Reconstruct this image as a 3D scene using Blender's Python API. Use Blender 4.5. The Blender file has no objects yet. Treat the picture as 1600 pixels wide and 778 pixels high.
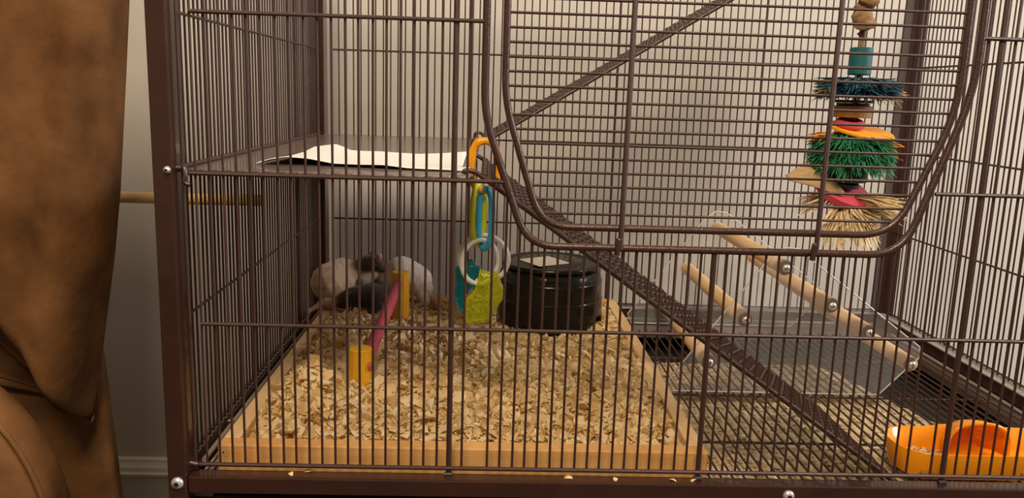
import bpy, bmesh, math, random
import numpy as np
from mathutils import Vector, Matrix, noise
random.seed(7); np.random.seed(7)
PI = math.pi
S = bpy.context.scene
C = S.collection

# ---------------------------------------------------------------- camera
YAW, PITCH, ROLL = -0.0337278, -0.1875543, 0.0317477
EYE = Vector((0.2242977, -0.6086574, 0.2940429)); FPX = 1279.146
ca, sa, cb, sb, cc, sc = math.cos(YAW), math.sin(YAW), math.cos(PITCH), math.sin(PITCH), math.cos(ROLL), math.sin(ROLL)
right = Vector((ca, sa, 0)); fwd0 = Vector((-sa, ca, 0)); up0 = Vector((0, 0, 1))
fwd = fwd0 * cb + up0 * sb; up1 = up0 * cb - fwd0 * sb
rgt = right * cc + up1 * sc; upv = up1 * cc - right * sc
cam_d = bpy.data.cameras.new('camera'); cam = bpy.data.objects.new('camera', cam_d); C.objects.link(cam)
cam_d.sensor_width = 36; cam_d.sensor_fit = 'HORIZONTAL'; cam_d.lens = FPX / 1600 * 36; cam_d.clip_start = 0.01
M4 = Matrix((rgt, upv, -fwd)).transposed().to_4x4(); M4.translation = EYE
cam.matrix_world = M4
S.camera = cam

# ---------------------------------------------------------------- light and exposure
W = bpy.data.worlds.new('room_world'); S.world = W; W.use_nodes = True
W.node_tree.nodes['Background'].inputs[0].default_value = (1.0, 0.77, 0.53, 1)
W.node_tree.nodes['Background'].inputs[1].default_value = 0.25
def area(name, loc, target, size, power, col):
    d = bpy.data.lights.new(name, 'AREA'); d.shape = 'DISK'; d.size = size; d.energy = power; d.color = col
    o = bpy.data.objects.new(name, d); C.objects.link(o); o.location = loc
    o.rotation_euler = (Vector(target) - Vector(loc)).to_track_quat('-Z', 'Y').to_euler()
    return o
area('ceiling_lamp', (0.12, -0.96, 1.50), (0.35, 0.25, 0.05), 0.60, 33, (1.0, 0.83, 0.63))
area('side_lamp', (2.50, -0.20, 1.10), (0.6, 0.6, 0.15), 0.80, 54, (1.0, 0.97, 0.96))
S.view_settings.view_transform = 'Standard'; S.view_settings.look = 'None'
S.view_settings.gamma = 1; S.view_settings.exposure = 0.0

# ---------------------------------------------------------------- materials
def nodes_mat(name):
    m = bpy.data.materials.new(name); m.use_nodes = True
    nt = m.node_tree; b = nt.nodes['Principled BSDF']
    return m, nt, b
def N(nt, t, **kw):
    n = nt.nodes.new(t)
    for k, v in kw.items(): setattr(n, k, v)
    return n
def mat(name, col, rough=0.5, metal=0.0, col2=None, nscale=30, bump=0.0, bscale=200, stretch=None, spec=None, detail=4, coat=0, trans=0, ior=1.45, alpha=1, sheen=0, sss=0):
    m, nt, b = nodes_mat(name)
    b.inputs['Base Color'].default_value = (*col, 1); b.inputs['Roughness'].default_value = rough; b.inputs['Metallic'].default_value = metal
    if spec is not None: b.inputs['Specular IOR Level'].default_value = spec
    if coat: b.inputs['Coat Weight'].default_value = coat
    if trans: b.inputs['Transmission Weight'].default_value = trans; b.inputs['IOR'].default_value = ior
    if alpha < 1: b.inputs['Alpha'].default_value = alpha
    if sheen: b.inputs['Sheen Weight'].default_value = sheen
    if sss: b.inputs['Subsurface Weight'].default_value = sss; b.inputs['Subsurface Radius'].default_value = (.01, .006, .004)
    tc = N(nt, 'ShaderNodeTexCoord'); vec = tc.outputs['Object']
    if stretch:
        mp = N(nt, 'ShaderNodeMapping'); mp.inputs['Scale'].default_value = stretch
        nt.links.new(vec, mp.inputs[0]); vec = mp.outputs[0]
    if col2 is not None:
        nz = N(nt, 'ShaderNodeTexNoise'); nz.inputs['Scale'].default_value = nscale; nz.inputs['Detail'].default_value = detail
        nt.links.new(vec, nz.inputs['Vector'])
        rp = N(nt, 'ShaderNodeValToRGB'); rp.color_ramp.elements[0].position = .32; rp.color_ramp.elements[1].position = .68
        rp.color_ramp.elements[0].color = (*col, 1); rp.color_ramp.elements[1].color = (*col2, 1)
        nt.links.new(nz.outputs['Fac'], rp.inputs[0]); nt.links.new(rp.outputs[0], b.inputs['Base Color'])
    if bump:
        nb = N(nt, 'ShaderNodeTexNoise'); nb.inputs['Scale'].default_value = bscale; nb.inputs['Detail'].default_value = 3
        nt.links.new(vec, nb.inputs['Vector'])
        bp = N(nt, 'ShaderNodeBump'); bp.inputs['Strength'].default_value = bump; bp.inputs['Distance'].default_value = .001
        nt.links.new(nb.outputs['Fac'], bp.inputs['Height']); nt.links.new(bp.outputs[0], b.inputs['Normal'])
    return m
def island_mat(name, cols, rough=0.7, sss=0):
    m, nt, b = nodes_mat(name)
    g = N(nt, 'ShaderNodeNewGeometry'); rp = N(nt, 'ShaderNodeValToRGB')
    el = rp.color_ramp.elements
    while len(el) < len(cols): el.new(0.5)
    for i, c in enumerate(cols): el[i].position = i / (len(cols) - 1); el[i].color = (*c, 1)
    nt.links.new(g.outputs['Random Per Island'], rp.inputs[0]); nt.links.new(rp.outputs[0], b.inputs['Base Color'])
    b.inputs['Roughness'].default_value = rough
    if sss:
        tl = N(nt, 'ShaderNodeBsdfTranslucent'); ms = N(nt, 'ShaderNodeMixShader'); ms.inputs[0].default_value = sss
        nt.links.new(rp.outputs[0], tl.inputs['Color']); nt.links.new(b.outputs[0], ms.inputs[1]); nt.links.new(tl.outputs[0], ms.inputs[2])
        nt.links.new(ms.outputs[0], nt.nodes['Material Output'].inputs['Surface'])
    return m
M = {}
M['metal'] = mat('hammered_brown_paint', (.072, .029, .020), .34, .15, (.038, .014, .009), 500, .35, 900, spec=.7)
M['beam'] = mat('satin_brown_paint', (.040, .0125, .0065), .32, 0, (.029, .009, .005), 40, .12, 700, spec=.55, coat=.3)
M['wire'] = mat('wire_brown_paint', (.062, .024, .016), .36, .12, (.036, .013, .008), 700, .3, 1500, spec=.6)
M['wall'] = mat('painted_wall', (.60, .55, .485), .85, 0, (.58, .53, .465), 6, .08, 300, spec=.2)
M['trim'] = mat('white_trim_paint', (.86, .83, .76), .5)
M['lip'] = mat('lip_highlight_tone', (.33, .275, .245), .35, 0, (.29, .24, .21), 40, spec=.6)  # paler than the beams: strong side light painted into the lip colour
M['taupe'] = mat('taupe_enamel', (.150, .105, .090), .32, 0, (.125, .085, .070), 40, .1, 500, spec=.7, coat=.4)
M['floor'] = mat('dark_carpet', (.10, .085, .065), .95, 0, (.07, .06, .05), 80, .5, 300)
M['suede'] = mat('brown_suede', (.080, .034, .0115), .9, 0, (.205, .094, .034), 17, .5, 130, spec=.15, detail=6)
M['pine'] = mat('pine_wood', (.60, .30, .095), .55, 0, (.70, .39, .14), 14, .15, 90, stretch=(1.2, 1.2, 9))
M['pine_y'] = mat('pine_wood_side', (.64, .40, .18), .55, 0, (.76, .52, .27), 14, .15, 90, stretch=(9, 1.2, 9))
M['stain'] = mat('orange_stained_wood', (.74, .30, .06), .55, 0, (.70, .40, .15), 30)
M['shave'] = island_mat('wood_shaving', [(.66, .42, .16), (.80, .58, .26), (.86, .67, .36), (.90, .74, .44), (.82, .60, .28), (.92, .81, .58)], .6, sss=.35)
M['panlit'] = island_mat('soiled_litter', [(.40, .26, .12), (.60, .43, .22), (.74, .58, .34), (.52, .36, .18), (.82, .70, .48)], .8)
M['blackpan'] = mat('black_pan_plastic', (.02, .018, .016), .5)
M['black'] = mat('glossy_black_plastic', (.007, .006, .0055), .2, spec=.32)
M['hole'] = mat('dark_interior', (.004, .004, .004), .9)
M['label'] = mat('pale_sticker', (.52, .46, .36), .6, 0, (.36, .33, .28), 160)
M['paper'] = mat('white_paper', (.86, .83, .79), .85)
m, nt, b = nodes_mat('scuffed_clear_acrylic')
b.inputs['Base Color'].default_value = (.80, .79, .76, 1); b.inputs['Roughness'].default_value = .12
tb = N(nt, 'ShaderNodeBsdfTransparent'); mxs = N(nt, 'ShaderNodeMixShader'); lw = N(nt, 'ShaderNodeFresnel'); lw.inputs['IOR'].default_value = 1.45
nz = N(nt, 'ShaderNodeTexNoise'); nz.inputs['Scale'].default_value = 45; nz.inputs['Detail'].default_value = 5
ma = N(nt, 'ShaderNodeMath', operation='MULTIPLY_ADD'); ma.inputs[1].default_value = .10
nt.links.new(nz.outputs['Fac'], ma.inputs[0]); nt.links.new(lw.outputs[0], ma.inputs[2])
nt.links.new(ma.outputs[0], mxs.inputs[0]); nt.links.new(tb.outputs[0], mxs.inputs[1]); nt.links.new(b.outputs[0], mxs.inputs[2])
nt.links.new(mxs.outputs[0], nt.nodes['Material Output'].inputs['Surface']); M['acryl'] = m
M['acedge'] = mat('acrylic_cut_edge', (.80, .80, .76), .25, trans=.4)
M['dowel'] = mat('birch_dowel', (.68, .43, .21), .5, 0, (.77, .54, .30), 12, stretch=(6, 1, 6))
M['rod'] = mat('old_wood_rod', (.55, .33, .12), .45, 0, (.62, .40, .17), 10, stretch=(1, 8, 8))
M['screw'] = mat('zinc_screw', (.62, .60, .57), .35, .6)
M['yellow'] = mat('yellow_dyed_wood', (.82, .44, .012), .5, 0, (.72, .35, .008), 25, stretch=(8, 8, 1.5))
M['pink'] = mat('pink_dyed_wood', (.46, .042, .075), .5, 0, (.52, .07, .10), 25)
M['orange_p'] = mat('orange_feeder_plastic', (.86, .30, .008), .24, spec=.5, sss=.05)
M['link_orange'] = mat('orange_link_plastic', (.95, .38, .01), .3, sss=.1)
M['link_yellow'] = mat('lime_link_plastic', (.66, .68, .03), .3, sss=.1)
M['link_blue'] = mat('blue_link_plastic', (.05, .42, .68), .3, sss=.1)
M['link_white'] = mat('white_ring_plastic', (.82, .78, .70), .3)
M['gel_teal'] = mat('teal_gel_plastic', (.02, .36, .42), .12, trans=.75, ior=1.38, bump=1.0, bscale=260)
M['gel_lime'] = mat('lime_gel_plastic', (.72, .74, .03), .12, trans=.75, ior=1.38, bump=1.0, bscale=260)
M['teal'] = mat('teal_dyed_wood', (.006, .085, .092), .5, 0, (.01, .11, .112), 60)
M['f_blue'] = island_mat('blue_fibre', [(.005, .035, .07), (.012, .07, .11), (.02, .11, .14), (.008, .05, .09)])
M['f_straw'] = island_mat('straw_fibre', [(.60, .42, .20), (.76, .58, .32), (.86, .72, .46), (.55, .36, .16)])
M['f_green'] = island_mat('green_fibre', [(.004, .10, .03), (.01, .17, .06), (.02, .25, .09), (.006, .08, .03)])
M['f_orange'] = island_mat('orange_fibre', [(.70, .22, .01), (.85, .33, .02), (.55, .15, .01)])
M['t_red'] = mat('red_dyed_wood', (.30, .025, .03), .5)
M['t_pink'] = mat('pink_sponge', (.58, .055, .08), .6, 0, (.50, .04, .06), 60)
M['t_black'] = mat('black_dyed_wood', (.02, .018, .015), .5)
M['t_brown'] = mat('brown_dyed_wood', (.38, .17, .035), .5, 0, (.30, .12, .02), 50)
M['t_orange'] = mat('orange_dyed_wood', (.85, .33, .01), .5)
M['t_dgreen'] = mat('dark_green_wood', (.015, .04, .012), .5)
M['t_dblue'] = mat('dark_blue_wood', (.01, .03, .06), .5)
M['kraft'] = mat('kraft_paper_twist', (.17, .085, .033), .8, 0, (.34, .19, .08), 160)
M['husk'] = mat('corn_husk', (.56, .37, .18), .8, 0, (.42, .26, .11), 60, stretch=(1, 6, 6))

# ---------------------------------------------------------------- helpers
def prop(o, label=None, cat=None, group=None, kind=None):
    if label: o['label'] = label
    if cat: o['category'] = cat
    if group: o['group'] = group
    if kind: o['kind'] = kind
    return o
def link(o, parent=None):
    C.objects.link(o)
    if parent is not None:
        o.parent = parent
        if parent.type == 'EMPTY': o.matrix_parent_inverse = Matrix.Translation(-parent.location)
    return o
def empty(name, loc, label, cat, group=None, kind=None):
    o = bpy.data.objects.new(name, None); o.empty_display_size = .02; o.location = loc; C.objects.link(o)
    return prop(o, label, cat, group, kind)
class MB:
    """collects geometry in world coordinates"""
    def __init__(s): s.v = []; s.f = []; s.sm = []
    def add(s, vs, fs, smooth=False):
        n = len(s.v); s.v += [tuple(v) for v in vs]; s.f += [tuple(i + n for i in f) for f in fs]; s.sm += [smooth] * len(fs)
        return s
    def box(s, x0, x1, y0, y1, z0, z1):
        return s.add([(x0,y0,z0),(x1,y0,z0),(x1,y1,z0),(x0,y1,z0),(x0,y0,z1),(x1,y0,z1),(x1,y1,z1),(x0,y1,z1)],
              [(0,3,2,1),(4,5,6,7),(0,1,5,4),(1,2,6,5),(2,3,7,6),(3,0,4,7)])
    def tube(s, pts, r, n=8, closed=False, caps=True):
        pts = [Vector(p) for p in pts]; k = len(pts); rr = r if hasattr(r, '__len__') else [r] * k
        tang = []
        for i in range(k):
            a = pts[(i - 1) % k] if (closed or i > 0) else pts[i]; b = pts[(i + 1) % k] if (closed or i < k - 1) else pts[i]
            tang.append((b - a).normalized())
        t = tang[0]; u = t.cross(Vector((0, 0, 1)) if abs(t.z) < .9 else Vector((0, 1, 0))).normalized()
        vs = []
        for i in range(k):
            t = tang[i]; u = (u - t * u.dot(t)).normalized(); w = t.cross(u)
            for j in range(n):
                a = 2 * PI * j / n; vs.append(pts[i] + (u * math.cos(a) + w * math.sin(a)) * rr[i])
        fs = []
        for i in range(k if closed else k - 1):
            for j in range(n):
                a, b = i * n + j, i * n + (j + 1) % n; c, d = ((i + 1) % k) * n + (j + 1) % n, ((i + 1) % k) * n + j
                fs.append((a, b, c, d))
        s.add(vs, fs, True)
        if caps and not closed: s.add(vs[:n], [tuple(range(n))[::-1]]); s.add(vs[-n:], [tuple(range(n))])
        return s
    def lathe(s, prof, c, n=32, axis='z', smooth=True):
        vs = []; 
        for (r, h) in prof:
            for j in range(n):
                a = 2 * PI * j / n
                if axis == 'z': vs.append((c[0] + r * math.cos(a), c[1] + r * math.sin(a), c[2] + h))
                elif axis == 'y': vs.append((c[0] + r * math.cos(a), c[1] + h, c[2] - r * math.sin(a)))
                else: vs.append((c[0] + h, c[1] + r * math.cos(a), c[2] + r * math.sin(a)))
        fs = []
        for i in range(len(prof) - 1):
            for j in range(n): fs.append((i*n+j, i*n+(j+1) % n, (i+1)*n+(j+1) % n, (i+1)*n+j))
        s.add(vs, fs, smooth)
        if prof[0][0] > 1e-6: s.add(vs[:n], [tuple(range(n))[::-1]])
        if prof[-1][0] > 1e-6: s.add(vs[-n:], [tuple(range(n))])
        return s
    def mesh(s, name):
        m = bpy.data.meshes.new(name); m.from_pydata(s.v, [], s.f); m.polygons.foreach_set('use_smooth', s.sm); m.update(); return m
    def build(s, name, material, parent=None, bevel=0, seg=2, xf=None):
        m = s.mesh(name); m.materials.append(material if not isinstance(material, str) else M[material])
        o = bpy.data.objects.new(name, m)
        if xf is not None: m.transform(xf)
        if bevel:
            b = o.modifiers.new('bevel', 'BEVEL'); b.width = bevel; b.segments = seg; b.limit_method = 'ANGLE'
        return link(o, parent)
# straight wires share two unit cylinders
def unit_cyl(name, n, matname):
    m = MB().tube([(0, 0, 0), (0, 0, 1)], 1, n).mesh(name); m.materials.append(M[matname]); return m
CY = {}
def wire(name, a, b, r, parent, matname='wire', n=8):
    key = (matname, n)
    if key not in CY: CY[key] = unit_cyl('unit_wire_' + matname, n, matname)
    o = bpy.data.objects.new(name, CY[key]); a = Vector(a); b = Vector(b); d = b - a
    o.location = a; o.rotation_mode = 'QUATERNION'; o.rotation_quaternion = d.to_track_quat('Z', 'Y'); o.scale = (r, r, d.length)
    return link(o, parent)
def fillet(pts, rad, seg=8):
    out = [Vector(pts[0])]
    for i in range(1, len(pts) - 1):
        p, a, b = Vector(pts[i]), Vector(pts[i - 1]), Vector(pts[i + 1])
        r = rad[i] if hasattr(rad, '__len__') else rad
        da, db = (a - p), (b - p); l = min(r, da.length * .49, db.length * .49)
        A, B = p + da.normalized() * l, p + db.normalized() * l
        for k in range(seg + 1):
            t = k / seg; out.append(A * (1 - t) ** 2 + p * 2 * t * (1 - t) + B * t * t)
    out.append(Vector(pts[-1])); return out
def interp(x, xs, ys): return float(np.interp(x, xs, ys))
def fbm(x, y, z=0, o=4):
    return noise.fractal(Vector((x, y, z)), 1.0, 2.0, o)

# ================================================================ the room
DEP = 0.5346; WID = 0.80; TOP = 0.47
def struct(mb, name, m, bevel=0):
    return prop(mb.build(name, m, bevel=bevel), kind='structure')
WALLY = 0.66
struct(MB().box(-2.2, 3.2, WALLY, WALLY + .1, -.46, 2.3), 'wall_back', 'wall')
struct(MB().box(-2.2, 3.2, -2.6, WALLY, -.52, -.46), 'floor', 'floor')
tp = [(0, -.337), (.012, -.337), (.013, -.333), (.010, -.331), (.010, -.323), (.008, -.320), (.006, -.315), (.006, -.311), (.002, -.308), (0, -.308)]
mb = MB(); vs = []
for x in (-2.2, 3.2):
    for (d, z) in tp: vs.append((x, WALLY - d - .0001, z))
k = len(tp); mb.add(vs, [(i, i + 1, k + i + 1, k + i) for i in range(k - 1)]); mb.build
struct(mb, 'baseboard_back', 'trim')
struct(MB().box(-2.2, 3.2, WALLY - .007, WALLY, -.46, -.337), 'trim_1', 'wall')

# ================================================================ the wire cage
cage = empty('wire_cage', (.4, .27, -.46), 'large brown wire pet cage with open bars and a rounded front door', 'cage')
# posts
def post(x0, x1, y0, y1, nm='corner_post'):
    return MB().box(x0, x1, y0, y1, -.46, TOP + .03).build(nm, 'beam', cage, bevel=.0012)
pfl = post(-.0165, -.0022, -.0125, .0155)
pbl = post(-.0165, .002, DEP - .012, DEP + .014)
pbr = post(WID - .004, WID + .018, DEP - .012, DEP + .014)
pfr = post(WID + .002, WID + .0165, -.0125, .0155)
# base beams
def beam(*b): return MB().box(*b).build('base_beam', 'beam', cage, bevel=.0012)
bf = beam(-.002, WID + .002, -.0105, .0035, -.0200, -.0060)
bb = beam(-.002, WID + .002, DEP - .003, DEP + .012, -.0200, -.0030)
bl = beam(-.0150, -.0030, .0155, DEP - .012, -.0200, -.0030)
br = beam(WID - .004, WID + .0155, .0155, DEP - .012, -.0200, -.0030)
# inner ledge around the floor grid
def ledge(*b): return MB().box(*b).build('inner_ledge', 'taupe', cage, bevel=.0008)
ledge(-.003, WID + .003, .468, DEP - .003, -.0300, -.0215); ledge(-.003, .012, .0035, .468, -.0300, -.0215); ledge(WID - .022, WID + .003, .0035, .468, -.0300, -.0215)
# step profile on the back beam and side lips, pale colour imitating lamplight on them
MB().tube([(0, DEP - .006, -.0198), (WID, DEP - .006, -.0198)], .0022, 8).build('highlight_lip', 'lip', cage)
MB().tube([(0, DEP - .004, -.0045), (WID, DEP - .004, -.0045)], .0020, 8).build('highlight_lip', 'lip', cage)
MB().tube([(.002, .016, -.0045), (.002, DEP - .012, -.0045)], .0022, 8).build('highlight_lip', 'lip', cage)
MB().tube([(.003, .016, -.0185), (.003, .47, -.0185)], .0020, 8).build('highlight_lip', 'lip', cage)
MB().tube([(WID - .008, .016, -.0185), (WID - .008, .47, -.0185)], .0020, 8).build('highlight_lip', 'lip', cage)
MB().box(WID - .006, WID + .0062, .016, DEP - .012, -.0030, -.0014).build('highlight_lip', 'lip', cage, bevel=.0005)  # added flat strip, its pale colour paints the lit top of the right beam
# pan
mb = MB().box(-.002, WID + .002, .004, DEP, -.056, -.052)
mb.box(-.002, WID + .002, .004, .007, -.056, -.0305); mb.box(-.002, WID + .002, DEP - .003, DEP, -.056, -.0305)
mb.box(-.002, .001, .004, DEP, -.056, -.0305); mb.box(WID - .001, WID + .002, .004, DEP, -.056, -.0305)
mb.build('litter_pan', 'blackpan', cage)
# bolts
def bolt(x, y, z, r=.0048):
    b = MB().lathe([(0.0, -.0032), (r * .55, -.0030), (r * .95, -.0016), (r, -.0005), (r, 0)][::-1], (x, y, z), 16, 'y').build('bolt', 'screw', cage)
    MB().lathe([(r * .42, 0), (r * .42, -.0004)], (x, y - .0031, z), 6, 'y', False).build('socket', 'hole', b)
bolt(-.0090, -.0125, -.0103); bolt(.4712, -.0105, -.0140, .0046)
bolt(-.0055, -.0125, .2325, .0026)
# door hook near the left post
MB().tube(fillet([(-.004, .001, .2315), (.0035, -.003, .2350), (.0045, -.005, .2270), (.0030, -.005, .2225), (.0075, -.005, .2210)], .004), .0019, 8).build('hinge_hook', 'metal', cage)
MB().tube([(-.0045, -.0035, .2330), (.0015, -.0035, .2330)], .0022, 8).build('hinge_pin', 'metal', cage)
MB().tube([(-.0035, -.0015, .0015), (.0030, -.0015, .0000)], .0024, 8).build('hinge_pin', 'metal', cage)

RW, RT, RR = .00100, .0022, .00155        # thin wire, thick bar, rail
# ---- front panel
outer = fillet([(.2215, 0, TOP), (.2215, 0, .277), (.2560, 0, .1812), (.5440, 0, .1812), (.5840, 0, .305), (.5840, 0, TOP)], [0, .02, .022, .026, .03, 0])
fp = MB().tube(outer, .0029, 10).build('front_panel', 'metal', cage)
oxs = [p.x for p in outer]
def zlim(x):
    if x < .2215 or x > .5840: return TOP
    best = TOP
    for a, b in zip(outer[:-1], outer[1:]):
        if (a.x - x) * (b.x - x) <= 0 and abs(a.x - b.x) > 1e-6:
            best = min(best, a.z + (b.z - a.z) * (x - a.x) / (b.x - a.x))
    return best
for k in range(1, 80):
    x = k * .01 + random.uniform(-.0004, .0004)
    if k in (22, 58): continue
    thick = k % 20 == 0
    zt = zlim(x)
    wire('bar', (x, 0.0007, -.007 if thick else 0), (x + random.uniform(-.0004, .0004), 0.0007, zt), RT if thick else RW, fp)
    if thick: MB().tube([(x - .0035, -.001, -.0052), (x + .0028, -.001, -.0052)], .0021, 8).build('bar_foot', 't_black', fp)
wire('bar', (.0008, .0007, -.002), (.0008, .0007, TOP), .0015, fp)
wire('rail', (0.001, -.0008, 0), (WID, -.0008, 0), .0018, fp, 'metal')
wire('rail', (.010, -.0012, .1147), (WID, -.0012, .1147), RR, fp, 'metal')
wire('rail', (.002, -.0012, .2292), (.2390, -.0012, .2292), RR, fp, 'metal')
wire('rail', (.5640, -.0012, .2292), (WID, -.0012, .2292), RR, fp, 'metal')
wire('rail', (.010, -.0012, .3443), (.2215, -.0012, .3443), RR, fp, 'metal')
wire('rail', (.5825, -.0012, .3443), (WID, -.0012, .3443), RR, fp, 'metal')
# ---- door
inner = fillet([(.2362, -.001, TOP), (.2362, -.001, .288), (.2660, -.001, .1965), (.5350, -.001, .1965), (.5725, -.001, .290), (.5725, -.001, TOP)], [0, .02, .022, .026, .03, 0])
door = MB().tube(inner, .0027, 10).build('door', 'metal', cage)
def xlims(z):
    xs = []
    for a, b in zip(inner[:-1], inner[1:]):
        if (a.z - z) * (b.z - z) <= 0 and abs(a.z - b.z) > 1e-7: xs.append(a.x + (b.x - a.x) * (z - a.z) / (b.z - a.z))
    return min(xs), max(xs)
for i in range(1, 27):
    z = .1965 + .01032 * i
    a, b = xlims(z); wire('bar', (a, -.001, z), (b, -.001, z), RW, door)
for x, t in ((.3265, 0), (.4760, 0)):
    wire('hanging_rod', (x, -.0040, .1810), (x + .0012, -.0040, TOP), .0021, door, 'metal')
    MB().tube(fillet([(x - .0002, -.004, .192), (x - .0020, -.0045, .187), (x - .0022, -.004, .1765)], .004), [.0012] * 2 + [.0022] * 9, 8).build('hook', 'metal', door)
# ---- back panel
bp_ = MB().tube([(.002, DEP, .0008), (WID - .002, DEP, .0008)], .0011, 8).build('back_panel', 'wire', cage)
for k in range(1, 80):
    th = k % 20 == 0
    wire('bar', (k * .01 + random.uniform(-.0003, .0003), DEP, -.002), (k * .01 + random.uniform(-.0003, .0003), DEP, TOP), .0018 if th else RW, bp_)
for z in (.115, .23, .345, .46): wire('rail', (.009, DEP - .001, z), (WID - .009, DEP - .001, z), .0013, bp_)
# ---- side panels
for sx, nm in ((-.0076, 'side_panel'), (WID + .0080, 'side_panel')):
    sp = MB().tube([(sx, .016, .0012), (sx, DEP - .012, .0012)], .0012, 8).build(nm, 'wire', cage)
    for k in range(2, 53):
        th = k % 20 == 0
        wire('bar', (sx, k * .01, -.002), (sx, k * .01 + random.uniform(-.0003, .0003), TOP), .0018 if th else RW, sp)
    s = .0012 if sx < 0 else -.0012
    for z in (.1165, .23, .345, .46): wire('rail', (sx + s, .014, z), (sx + s, DEP - .011, z), .0013, sp)
# ---- floor grid
fg = MB().tube([(.010, .4590, -.0215), (WID - .02, .4590, -.0215)], .0016, 8).build('floor_grid', 'metal', cage)
for k in range(2, 79): wire('grid_wire', (k * .01, .006, -.0208), (k * .01, .474, -.0208), .0011, fg)
for y in (.008, .1110, .2350, .3620): wire('cross_wire', (.008, y, -.0232), (WID - .018, y, -.0232), .0014, fg)

# ================================================================ shelf, ramps, paper
shelf = empty('shelf', (.10, .27, .2285), 'flat brown metal shelf inside the upper left of the cage', 'shelf')
mb = MB(); mb.box(-.0060, .2125, .0130, .5290, .2287, .2312)
mb.build('shelf_plate', M['taupe'], shelf, bevel=.0006)
MB().tube([(-.0040, .013, .2325), (-.0040, .529, .2325)], .0022, 8).build('edge_rod', 'metal', shelf)
MB().tube([(.0, .0135, .2295), (.2125, .0135, .2295)], .0013, 8).build('edge_rod', 'metal', shelf)
MB().tube([(.2130, .012, .2298), (.2130, .529, .2298)], .0014, 8).build('edge_rod', 'metal', shelf)
MB().box(.2015, .2105, .050, .066, .2312, .2335).build('shelf_clip', M['trim'], shelf, bevel=.0006)

def ramp(name, A, B, y0, y1, label, up):
    """mesh ramp from A (x,z) down/up to B (x,z)"""
    A = Vector((A[0], 0, A[1])); B = Vector((B[0], 0, B[1])); d = (B - A); L = d.length; d.normalize(); nrm = Vector((-d.z, 0, d.x))
    if nrm.z < 0: nrm = -nrm
    r = empty(name, (A + B) / 2 + Vector((0, (y0 + y1) / 2, 0)), label, 'ramp', None)
    def P(s, y, h=0): q = A + d * s + nrm * h; return (q.x, y, q.z)
    for y in (y0, y1):
        MB().tube([P(0, y), P(L, y)], .0021, 8).build('side_rod', 'metal', r)
    for s in (0.002, L - .002): MB().tube([P(s, y0), P(s, y1)], .0019, 8).build('end_rod', 'metal', r)
    # expanded diamond mesh: two families of flat crossing strands with a backing sheet between
    mb = MB(); t = .0014; stp = .0115; wdt = y1 - y0
    n = int(L / stp) + 1
    for sg in (1, -1):
        for i in range(-3, n + 3):
            pts = []
            segs = 14
            for j in range(segs + 1):
                y = y0 + wdt * j / segs
                ph = j * PI
                s = i * stp + (stp * .5 if sg > 0 else 0) + sg * stp * .48 * (1 if j % 2 else -1) * .5 + (0 if sg > 0 else stp * .0)
                s = min(max(s, 0), L)
                pts.append(P(s, y, .0006 if j % 2 else .0018))
            if max(Vector(pts[0])[0], 0) is None: pass
            mb.tube(pts, t, 4)
    o = mb.build('diamond_mesh', 'wire', r); o['kind'] = 'stuff'
    for y in (y0 + .004, y1 - .004) if up else (y0, y1 - .004):
        q = P(0, y)
        MB().tube(fillet([q, (.2145, y, q[2] + .004), (.2075, y, q[2] + .004), (.2065, y, .2325)], .004), .0020, 8).build('shelf_hook', 'metal', r)
    return r
ramp('mesh_ramp', (.2205, .2310), (.5735, -.0165), .018, .185, 'brown mesh ramp sloping from the shelf edge down to the floor grid', False)
ramp('mesh_ramp', (.2190, .2372), (.5300, .4274), .335, .505, 'brown mesh ramp climbing from the shelf up towards the top right', True)
for o in [o for o in bpy.data.objects if o.name.startswith('mesh_ramp')]: o['group'] = 'mesh ramps joining the cage levels'

# paper sheet
fx = [.0392, .048, .061, .079, .099, .120, .141, .1615, .193, .204]; fz = [.2325, .2355, .2378, .2368, .2335, .2335, .2342, .2325, .2322, .2318]
bxy = [(.0400, .070), (.0456, .1224), (.0479, .1888), (.0430, .260), (.060, .285), (.0879, .215), (.1135, .226), (.1339, .216), (.1539, .207), (.178, .2255), (.2036, .262)]
nu, nv = 44, 16; vs = []; fs = []
bu = np.linspace(0, 1, len(bxy)); fu = np.linspace(0, 1, len(fx))
for i in range(nu + 1):
    u = i / nu; X0, Z0 = interp(u, fu, fx), interp(u, fu, fz); X1 = interp(u, bu, [p[0] for p in bxy]); Y1 = interp(u, bu, [p[1] for p in bxy])
    Y0 = .055 + .008 * math.sin(u * 5)
    for j in range(nv + 1):
        v = j / nv
        z = .2322 + (Z0 - .2322) * (1 - v) ** 1.5 + .0012 * math.sin(u * 13 + v * 2) * v * (1 - v) * 3 + .0022 * math.exp(-((u - .42) / .10) ** 2) * v
        vs.append((X0 + (X1 - X0) * v, Y0 + (Y1 - Y0) * v, max(z, .2319)))
for i in range(nu):
    for j in range(nv): a = i * (nv + 1) + j; fs.append((a, a + nv + 1, a + nv + 2, a + 1))
pp = MB().add(vs, fs, True).build('paper_sheet', 'paper'); pp.modifiers.new('solid', 'SOLIDIFY').thickness = -.0005
prop(pp, 'crumpled white paper sheet lying on the brown shelf', 'paper')

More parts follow.
